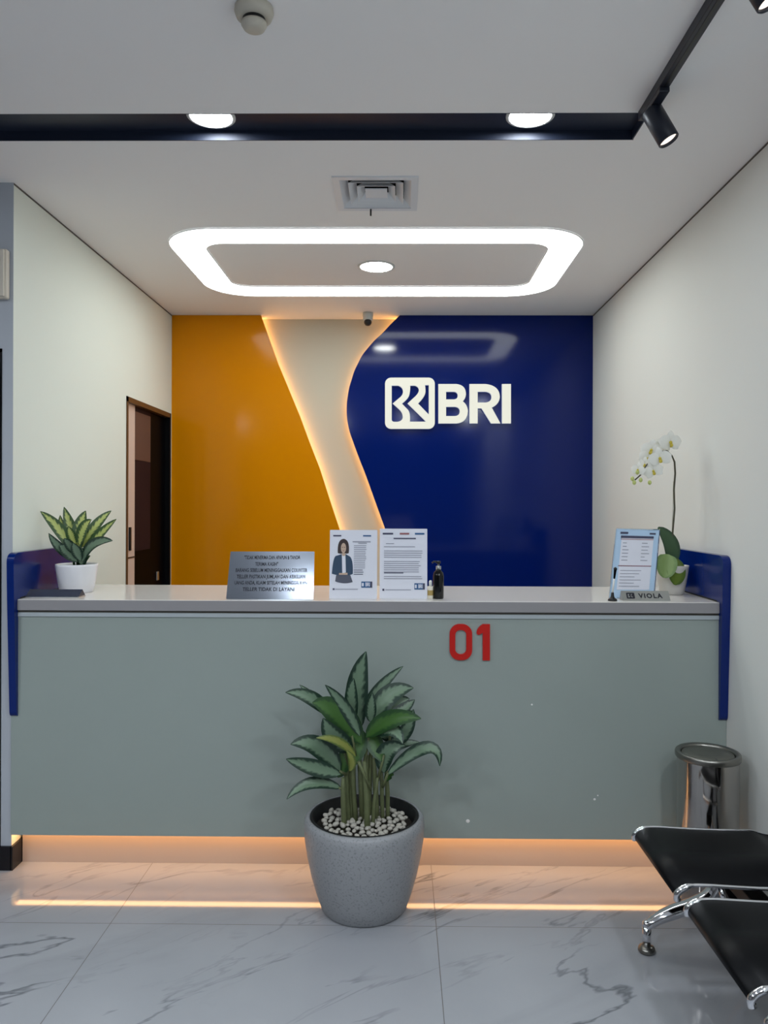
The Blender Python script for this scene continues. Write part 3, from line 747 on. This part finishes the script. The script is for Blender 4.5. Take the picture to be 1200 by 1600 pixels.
# framed price board
Y0 = 3.26
bl, br, tl, tr = P(952, 925, Y=Y0), P(1021, 925, Y=Y0), P(963, 826, Y=Y0+.05), P(1030, 828, Y=Y0+.05)
bl.z = br.z = CT
t = thing('display_board', (bl+br)/2, 'tilted pale blue framed information board beside the orchid', 'display board')
nn = (br-bl).cross(tl-bl).normalized()
if nn.y > 0: nn = -nn
def bd(x, y, dd): return bl.lerp(tl, y).lerp(br.lerp(tr, y), x)+nn*dd
F = front(bd, .0041)
SH = MB().shape([rrect(0, 0, 1, 1, .015, 3)], bd, .003, 'paperblue')
mb = MB(); mb.shape([rrect(-.012, -.008, 1.012, 1.008, .02, 3), rrect(.012, .010, .988, .992, .012, 3)], front(bd, -.001), .0062, 'acrylic'); part(mb, 'frame', t)
part(MB().quad([bd(.3, .85, 0), bd(.7, .85, 0), bd(.7, 0, 0)+Vector((0, .05, 0)), bd(.3, 0, 0)+Vector((0, .05, 0))], 'white'), 'prop', t)
mb = SH
rectfn(front(bd, .0032), .14, .47, .88, .87, mb, 'paper'); rectfn(front(bd, .0032), .14, .12, .88, .455, mb, 'paper')
rectfn(F, .10, .925, .28, .955, mb, 'printdark'); rectfn(F, .78, .925, .92, .95, mb, 'printdark'); rectfn(F, .12, .865, .88, .90, mb, 'printdark')
rectfn(F, .12, .845, .88, .853, mb, 'printred'); rectfn(F, .12, .458, .88, .468, mb, 'printred'); rectfn(F, .72, .035, .88, .055, mb, 'printblue')
bq = front(bd, .0014)
bars(mb, bq, .18, .34, .80, .05, 6, h=.010, rag=.5); bars(mb, bq, .62, .82, .80, .05, 6, h=.010, rag=.6); bars(mb, bq, .18, .80, .40, .045, 6, h=.008, rag=.5)
part(mb, 'printed_sheet', t)

# ------------------------------------------------------------------ plants
def leaf_px(mb, base, c1, c2, tip, Yb, Yt, wpx, m, nh=(0, -1, .35), fold=.22, Y1=None, Y2=None, wp=.85, ex=.75):
    Y1 = Yb+(Yt-Yb)*.33 if Y1 is None else Y1; Y2 = Yb+(Yt-Yb)*.75 if Y2 is None else Y2
    if c2 is None:   # quadratic
        q = c1; c1 = (base[0]+(q[0]-base[0])*2/3, base[1]+(q[1]-base[1])*2/3); c2 = (tip[0]+(q[0]-tip[0])*2/3, tip[1]+(q[1]-tip[1])*2/3)
    mb.leaf([P(*base, Y=Yb), P(*c1, Y=Y1), P(*c2, Y=Y2), P(*tip, Y=Yt)], wpx*Yb/1200, nh, m, fold, wp=wp, ex=ex)
# big plant in front of the counter
PC = Vector((P(569, 1400, Y=2.88).x, 2.88, 0))
t = thing('potted_plant', PC, 'large leafy plant in round terrazzo planter standing before the counter', 'plant')
part(MB().lathe([(0, 0), (.150, 0), (.160, .010), (.178, .06), (.198, .13), (.213, .20), (.222, .26), (.2255, .305), (.223, .332), (.214, .343), (.205, .345), (.202, .335), (.199, .29), (.19, .26)], PC, 'planter', 72), 'planter', t)
part(MB().lathe([(.2035, .338), (.2035, .344), (.192, .344), (.186, .300), (.17, .285)], PC, 'liner', 64), 'liner', t, 'black inner pot')
part(MB().lathe([(0, .305), (.12, .302), (.187, .298)], PC, 'soil', 48), 'soil', t)
mb = MB()
stems = [((550, 1268), (548, 1190), 4.5), ((590, 1266), (584, 1185), 4), ((570, 1264), (574, 1180), 4.5), ((538, 1280), (536, 1215), 4.2), ((545, 1272), (541, 1185), 4), ((556, 1270), (552, 1160), 4.2), ((574, 1285), (569, 1190), 4.6), ((582, 1282), (590, 1215), 3.2), ((598, 1266), (596, 1205), 3.2), ((606, 1262), (603, 1195), 3.4), ((566, 1268), (560, 1150), 3.6), ((577, 1262), (580, 1160), 3.6)]
for i, (b0, b1, r) in enumerate(stems):
    Yb = 2.88+(1272-b0[1])*.004
    p0 = P(*b0, Y=Yb); p0.z = .30; p1 = P(*b1, Y=Yb)
    mid_ = p0.lerp(p1, .5)+Vector((random.uniform(-.006, .006), 0, 0))
    rr = r*Yb/1200
    mb.tube([p0, p0.lerp(mid_, .5), mid_, p1.lerp(mid_, .4), p1], [rr*1.15, rr, rr*1.05, rr*.9, rr*.6], 'stem', 10)
for (b0, b1, Ya, Yb_) in [((552, 1170), (560, 1128), 2.88, 2.9), ((545, 1195), (530, 1150), 2.86, 2.84), ((569, 1195), (580, 1130), 2.88, 2.9), ((590, 1220), (600, 1180), 2.88, 2.86), ((603, 1200), (612, 1130), 2.9, 2.92), ((560, 1190), (580, 1235), 2.8, 2.82), ((538, 1235), (530, 1231), 2.86, 2.84), ((598, 1230), (606, 1208), 2.86, 2.84), ((541, 1210), (531, 1205), 2.86, 2.84), ((555, 1180), (550, 1150), 2.86, 2.84)]:
    mb.tube([P(*b0, Y=Ya), P((b0[0]+b1[0])/2, (b0[1]+b1[1])/2, Y=(Ya+Yb_)/2), P(*b1, Y=Yb_)], [.006, .005, .004], 'stem', 8)
part(mb, 'stems', t)
mb = MB(); Y = 2.88
LV = [  # base, ctrl, ctrl2 or None, tip, Ybase, Ytip, width px, material, normal
 ((562, 1140), (548, 1075), None, (572, 1018), 2.92, 2.90, 31, 'leafA', (.15, -1, .2)),
 ((553, 1130), (546, 1085), None, (553, 1060), 2.87, 2.84, 19, 'leafA', (-.2, -1, .3)),
 ((562, 1128), (585, 1075), None, (630, 1041), 2.95, 2.97, 17, 'leafA', (-.3, -1, .3)),
 ((583, 1130), (598, 1075), None, (646, 1075), 2.92, 2.94, 30, 'leafA', (-.2, -1, .5)),
 ((600, 1128), (628, 1112), None, (648, 1093), 2.92, 2.98, 18, 'leafA', (0, -1, .6)),
 ((612, 1130), (640, 1118), None, (647, 1112), 2.92, 3.0, 16, 'leafB', (0, -1, .5)),
 ((572, 1152), (605, 1112), None, (658, 1123), 2.86, 2.76, 26, 'leafB', (0, -1, .5)),
 ((604, 1165), (640, 1150), None, (646, 1108), 2.93, 2.93, 20, 'leafA', (.2, -1, .2)),
 ((588, 1148), (618, 1128), None, (629, 1162), 2.84, 2.76, 21, 'leafA', (.1, -1, .8)),
 ((604, 1212), (648, 1165), (690, 1150), (687, 1197), 2.86, 2.82, 19, 'leafA', (.1, -1, .7)),
 ((600, 1208), (592, 1165), None, (634, 1165), 2.88, 2.84, 27, 'leafA', (-.3, -1, .3)),
 ((603, 1180), (625, 1158), None, (656, 1160), 2.93, 2.96, 13, 'leafA', (0, -1, .8)),
 ((520, 1122), (490, 1080), None, (446, 1082), 2.88, 2.84, 20, 'leafA', (-.1, -1, .5)),
 ((510, 1112), (490, 1088), None, (468, 1070), 2.93, 2.95, 10, 'leafA', (.2, -1, .3)),
 ((565, 1162), (530, 1100), None, (488, 1098), 2.86, 2.78, 36, 'leafB', (-.1, -1, .5)),
 ((562, 1150), (548, 1105), None, (508, 1070), 2.84, 2.80, 19, 'leafA', (-.4, -1, .2)),
 ((550, 1172), (520, 1155), None, (505, 1122), 2.85, 2.78, 30, 'leafA', (-.1, -1, .1)),
 ((556, 1182), (530, 1150), None, (494, 1153), 2.83, 2.76, 13, 'leafY', (0, -1, .8)),
 ((546, 1205), (556, 1190), None, (541, 1172), 2.82, 2.80, 12, 'leafY', (.4, -1, .1)),
 ((532, 1205), (500, 1150), None, (454, 1163), 2.87, 2.80, 28, 'leafA', (-.1, -1, .6)),
 ((532, 1210), (490, 1200), None, (447, 1186), 2.85, 2.77, 22, 'leafA', (0, -1, .4)),
 ((534, 1232), (480, 1208), None, (448, 1249), 2.86, 2.78, 17, 'leafA', (-.1, -1, .7)),
 ((528, 1215), (535, 1190), None, (544, 1165), 2.88, 2.86, 22, 'leafB', (0, -1, .1)),
 ((566, 1140), (560, 1170), None, (548, 1200), 2.90, 2.86, 24, 'leafB', (0, -1, -.1)),
 ((576, 1145), (590, 1165), None, (596, 1190), 2.90, 2.86, 24, 'leafB', (0, -1, 0)),
 ((580, 1128), (577, 1108), None, (582, 1082), 2.88, 2.85, 16, 'leafA', (.3, -1, .2)),
 ((590, 1125), (615, 1095), None, (640, 1092), 2.95, 2.98, 22, 'leafA', (0, -1, .3)),
 ((548, 1135), (540, 1110), None, (528, 1095), 2.92, 2.92, 20, 'leafB', (0, -1, .2)),
 ((592, 1150), (610, 1140), None, (622, 1150), 2.95, 2.95, 26, 'leafA', (0, -1, 0)),
 ((545, 1150), (530, 1140), None, (512, 1135), 2.93, 2.93, 22, 'leafB', (0, -1, .1)),
 ((601, 1222), (610, 1205), None, (615, 1212), 2.88, 2.86, 10, 'leafB', (0, -1, .1)),
]
for b0, c1, c2, tp, ya, yb, wpx, m_, nh in LV: leaf_px(mb, b0, c1, c2, tp, ya, yb, wpx*1.14, m_, nh, ex=.68)
part(mb, 'foliage', t)
# pebbles on the soil
random.seed(3)
peb = []
proto = []
for v in range(5):
    mb = MB(); mb.ico((0, 0, 0), .0122, 'pebble', 2, (1, .8, .62), .06); me_o = mb.build('pebble', origin=(0, 0, 0)); proto.append(me_o)
spots = []
tries = 0
while len(spots) < 150 and tries < 20000:
    tries += 1
    r = .157*math.sqrt(random.random()); a = random.uniform(0, 2*PI); x, y = r*math.cos(a), r*math.sin(a)
    if y > .11: continue
    if all((x-u)**2+(y-v)**2 >.0195**2 for u, v in spots): spots.append((x, y))
for i, (x, y) in enumerate(spots):
    o = proto[i] if i < 5 else proto[i % 5].copy()
    if i >= 5: COL.objects.link(o)
    o.location = (PC.x+x, PC.y+y, .318+.004*(i % 3)); o.rotation_euler = (random.uniform(-.4, .4), random.uniform(-.4, .4), random.uniform(0, 6)); k = random.uniform(.75, 1.15); o.scale = (k, k, k)
    tag(o, 'small white pebble lying on the soil of the terrazzo planter', 'pebble', 'white pebbles in the terrazzo planter')

# small variegated plant on the left of the counter
c = Vector((P(120, 900, Y=3.40).x, 3.40, CT))
t = thing('potted_plant', c, 'small bright variegated plant in white pot at counter\'s left end', 'plant')
part(MB().lathe([(0, 0), (.066, 0), (.070, .004), (.080, .05), (.089, .115), (.089, .125), (.085, .126), (.083, .118), (.080, .105)], c, 'potwhite', 56), 'pot', t)
part(MB().lathe([(0, .110), (.082, .107)], c, 'soil', 32), 'soil', t)
mb = MB()
for a, b_ in (((121, 884), (121, 860)), ((125, 885), (131, 862)), ((117, 884), (112, 862)), ((128, 885), (140, 868)), ((122, 885), (126, 850))):
    mb.tube([P(*a, Y=3.4)+Vector((0, 0, -.02)), P((a[0]+b_[0])/2, (a[1]+b_[1])/2, Y=3.39), P(*b_, Y=3.38)], [.006, .005, .004], 'leafB', 8)
part(mb, 'stems', t)
mb = MB()
for b0, c1, tp, ya, yb, wpx, m_, nh in [
 ((119, 868), (95, 822), (63, 799), 3.38, 3.36, 15, 'leafC', (0, -1, .6)),
 ((117, 874), (92, 860), (76, 833), 3.37, 3.30, 12, 'leafA', (0, -1, .6)),
 ((122, 858), (112, 830), (100, 792), 3.42, 3.42, 15, 'leafC', (.2, -1, .3)),
 ((108, 845), (96, 830), (94, 805), 3.42, 3.44, 11, 'leafC', (0, -1, .2)),
 ((122, 862), (122, 825), (134, 798), 3.40, 3.42, 20, 'leafC', (-.1, -1, .3)),
 ((124, 852), (128, 822), (143, 812), 3.36, 3.32, 17, 'leafC', (-.2, -1, .3)),
 ((128, 856), (148, 818), (174, 798), 3.40, 3.42, 15, 'leafC', (0, -1, .5)),
 ((130, 866), (152, 838), (182, 811), 3.36, 3.32, 15, 'leafC', (0, -1, .6)),
 ((128, 878), (140, 842), (176, 845), 3.34, 3.28, 18, 'leafA', (0, -1, .7)),
 ((122, 878), (105, 858), (92, 852), 3.36, 3.32, 17, 'leafA', (0, -1, .5)),
 ((120, 866), (108, 850), (100, 841), 3.35, 3.30, 12, 'leafA', (0, -1, .4)),
 ((118, 850), (110, 835), (107, 822), 3.37, 3.34, 13, 'leafC', (0, -1, .3)),
 ((126, 876), (120, 860), (114, 848), 3.34, 3.3, 14, 'leafA', (0, -1, .2)),
 ((134, 858), (142, 835), (154, 826), 3.41, 3.43, 12, 'leafC', (0, -1, .4)),
 ((126, 882), (130, 868), (128, 856), 3.35, 3.33, 15, 'leafA', (0, -1, .1)),
]: leaf_px(mb, b0, c1, None, tp, ya, yb, wpx*1.25, m_, nh, ex=.7)
part(mb, 'foliage', t)

# orchid
OY = 3.425
c = Vector((P(1050, 900, Y=OY).x, OY, CT))
t = thing('potted_orchid', c, 'white moth orchid in pale pot by the right blue end panel', 'plant')
part(MB().lathe([(0, 0), (.046, 0), (.050, .003), (.060, .05), (.070, .115), (.072, .128), (.068, .129), (.066, .118)], c, 'potgrey', 56), 'pot', t)
part(MB().lathe([(0, .112), (.066, .110)], c, 'soil', 32), 'soil', t)
mb = MB()
leaf_px(mb, (1046, 884), (1060, 850), None, (1028, 824), OY-.02, OY, 27, 'leafE', (.2, -1, .1), .12, ex=.5)
part(mb, 'leaf', t, 'tall dark green orchid leaf')
mb = MB(); leaf_px(mb, (1043, 866), (1041, 885), None, (1038, 903), OY-.06, OY-.085, 33, 'leafD', (0, -1, .15), .12, wp=.75, ex=.42)
part(mb, 'leaf', t, 'broad light green orchid leaf hanging over the rim')
mb = MB(); leaf_px(mb, (1050, 872), (1060, 892), None, (1054, 914), OY-.05, OY-.08, 32, 'leafF', (.2, -1, 0), .10, wp=1.0, ex=.5)
part(mb, 'leaf', t, 'small olive green orchid leaf')
mb = MB()
st = [(1053, 884), (1052, 860), (1050, 845), (1052, 820), (1054, 795), (1053, 765), (1055, 740), (1054, 722), (1050, 712), (1042, 704), (1030, 706), (1018, 716), (1008, 730), (1001, 742), (992, 750)]
SYs = [OY, OY, OY, OY, OY, OY, OY, OY-.01, OY-.015, OY-.02, OY-.02, OY-.02, OY-.02, OY-.02, OY-.02]
pts = [P(x, y, Y=yy) for (x, y), yy in zip(st, SYs)]
mb.tube(pts, [.0042]*8+[.003]*7, 'ostem', 8)
part(mb, 'stem', t, 'thin dark flower stem')
part(MB().tube([P(1048, 884, Y=OY+.01), P(1051, 800, Y=OY+.01), P(1052, 752, Y=OY+.008)], .0018, 'stake', 6), 'stake', t)
def flower(px, py, Y, r, yaw, roll):
    q = P(px, py, Y=Y); f = Vector((math.sin(yaw), -math.cos(yaw), -.15)).normalized()
    s_ = f.cross(Vector((0, 0, 1))).normalized(); u_ = s_.cross(f).normalized()
    mb = MB()
    def dirv(a): a += roll; return (s_*math.cos(a)+u_*math.sin(a))
    for a, ln, wd, off in ((90, 1, .62, -.002), (215, .95, .58, -.002), (325, .95, .58, -.002), (5, 1.02, 1.1, .001), (175, 1.02, 1.1, .001)):
        d_ = dirv(math.radians(a)); mb.leaf([q+f*off, q+d_*r*ln*.35+f*(off+r*.10), q+d_*r*ln*.75+f*(off+r*.12), q+d_*r*ln-f*r*.05], r*wd, f, 'petal', -.06, 8, .8)
    o = part(mb, 'flower', t)
    mb = MB(); mb.ico(q+f*r*.12, r*.13, 'lip', 2); d_ = dirv(math.radians(270))
    mb.leaf([q+f*r*.1, q+d_*r*.2+f*r*.25, q+d_*r*.35+f*r*.28, q+d_*r*.42+f*r*.1], r*.3, f, 'lip', .3, 6)
    mb.build('lip', o, origin=ORG[o.name], label='yellow centre of the flower')
for a in [(1047, 691, OY-.02, .054, .15, 0), (1031, 716, OY-.05, .050, -.2, -.2), (1018, 703, OY+.01, .050, -.5, .2), (1021, 736, OY-.03, .044, -.3, -.3), (1008, 726, OY-.01, .036, -.8, .1), (997, 734, OY-.03, .034, -.7, .2), (1034, 698, OY+.015, .046, .3, .4), (1012, 716, OY+.02, .042, -.2, .5)]: flower(*a)
for x, y in ((988, 748), (991, 754), (1015, 754), (996, 738), (1001, 750)):
    part(MB().ico(P(x, y, Y=OY-.03), .0085, 'bud', 2, (1, 1, 1.25)), 'bud', t)

# ------------------------------------------------------------------ trash can
YT = 2.93
c = Vector((P(1106, 1200, Y=YT).x, YT, 0)); R_ = P(1153, 1200, Y=YT).x-c.x
zt_ = P(1106, 1174, Y=YT).z
t = thing('trash_can', c, 'round polished steel trash can between the counter and bench', 'trash can')
part(MB().lathe([(0, .0), (R_*.97, 0), (R_*1.0, .004), (R_*1.0, .02), (R_*.98, .022)], c, 'black', 64), 'base_ring', t)
part(MB().lathe([(R_*.975, .02), (R_*.98, .024), (R_*.98, zt_-.022)], c, 'steel', 96), 'body', t)
part(MB().lathe([(R_*.985, zt_-.024), (R_*1.025, zt_-.023), (R_*1.04, zt_-.017), (R_*1.04, zt_-.010), (R_*1.03, zt_-.003), (R_*1.0, zt_), (R_*.90, zt_-.001), (R_*.86, zt_-.005), (R_*.85, zt_-.012)], c, 'steellid', 96), 'rim', t)
part(MB().lathe([(0, zt_-.003), (R_*.4, zt_-.0035), (R_*.80, zt_-.006), (R_*.83, zt_-.010)], c, 'lid', 64).tube([c+Vector((.0, -R_*.78, zt_-.006)), c+Vector((.01, R_*.78, zt_-.006))], .0015, 'black', 6), 'swing_lid', t)

# ------------------------------------------------------------------ waiting bench
t = thing('waiting_bench', (1.05, 1.85, 0), 'black metal waiting bench with chrome frame along the right wall', 'bench')
prof = [(.799, .372), (.797, .388), (.806, .400), (.821, .409), (.842, .4155), (.88, .416), (.93, .413), (1.03, .408), (1.14, .406), (1.19, .405), (1.225, .395), (1.248, .392), (1.262, .405), (1.270, .44), (1.283, .56), (1.296, .70), (1.304, .80)]
def sm(pr, n=4):
    out = []
    for i in range(len(pr)-1):
        p0 = pr[max(i-1, 0)]; p1 = pr[i]; p2 = pr[i+1]; p3 = pr[min(i+2, len(pr)-1)]
        for k in range(n):
            tt = k/n; out.append(tuple(.5*((2*p1[j])+(-p0[j]+p2[j])*tt+(2*p0[j]-5*p1[j]+4*p2[j]-p3[j])*tt*tt+(-p0[j]+3*p1[j]-3*p2[j]+p3[j])*tt**3) for j in (0, 1)))
    return out+[pr[-1]]
PR = sm(prof)
ends = [(2.215, 2.615), (1.745, 2.135), (1.275, 1.665)]
for (ya, yb) in ends:
    mb = MB(); k = mb.mi('blacksoft'); th = .0035; rows = []
    for i, (x, z) in enumerate(PR):
        x0, z0 = PR[max(i-1, 0)]; x1_, z1_ = PR[min(i+1, len(PR)-1)]; n = Vector((-(z1_-z0), 0, x1_-x0)).normalized()
        rows.append([mb.bm.verts.new((x, ya, z)), mb.bm.verts.new((x, yb, z)), mb.bm.verts.new(Vector((x, yb, z))-n*th), mb.bm.verts.new(Vector((x, ya, z))-n*th)])
    for ra, rb in zip(rows, rows[1:]):
        for j in range(4): f = mb.bm.faces.new([ra[j], ra[(j+1) % 4], rb[(j+1) % 4], rb[j]]); f.material_index = k; f.smooth = True
    for r_ in (rows[0], rows[-1]): mb.bm.faces.new(r_).material_index = k
    o = part(mb, 'seat', t, 'black perforated sheet seat and back')
    for y_ in (ya, yb):
        pts = [Vector((x, y_, z-.002)) for x, z in PR]
        q = MB().tube(pts, [.010]*14+[.0085, .007]+[.0052]*(len(pts)-16), 'chrome', 10).build('side_rail', o, origin=ORG[o.name], label='chrome side rail')
# beam, legs
part(MB().box((1.06, 1.20, .27), (1.12, 2.70, .32), 'blacksoft', .006), 'beam', t)
for ya, yb in ends:
    for y_ in (ya+.02, yb-.02):
        part(MB().box((.93, y_-.012, .32), (1.22, y_+.012, .333), 'chrome', .003).tube([(.95, y_, .33), (.93, y_, .40)], .008, 'chrome', 8).tube([(1.2, y_, .33), (1.215, y_, .388)], .008, 'chrome', 8), 'seat_bracket', t)
for yl in (2.60, 1.45):
    arm = [(.832, .082), (.850, .098), (.885, .118), (.93, .137), (.985, .156), (1.04, .185), (1.075, .235), (1.09, .285)]
    A = sm(arm, 3); pts = [Vector((x, yl, z)) for x, z in A]
    o = part(MB().tube(pts, [.016+.013*min(1, i/9) for i in range(len(pts))], 'chrome', 14, ry=.8).tube([(1.09, yl, .29), (1.13, yl, .25), (1.20, yl, .12), (1.245, yl, .06)], [.026, .024, .018, .015], 'chrome', 12), 'leg', t, 'chrome leg with a curved arm')
    for fx_ in (.835, 1.25):
        zt2 = .092 if fx_ < 1 else .07
        MB().tube([(fx_, yl, .015), (fx_, yl, zt2)], .0145, 'chrome', 16).ico((fx_, yl, zt2), .0155, 'chrome', 2).build('post', o, origin=ORG[o.name])
        MB().lathe([(0, 0), (.026, 0), (.029, .006), (.026, .016), (.015, .022), (0, .022)], (fx_, yl, 0), 'steellid', 32).build('foot', o, origin=ORG[o.name])
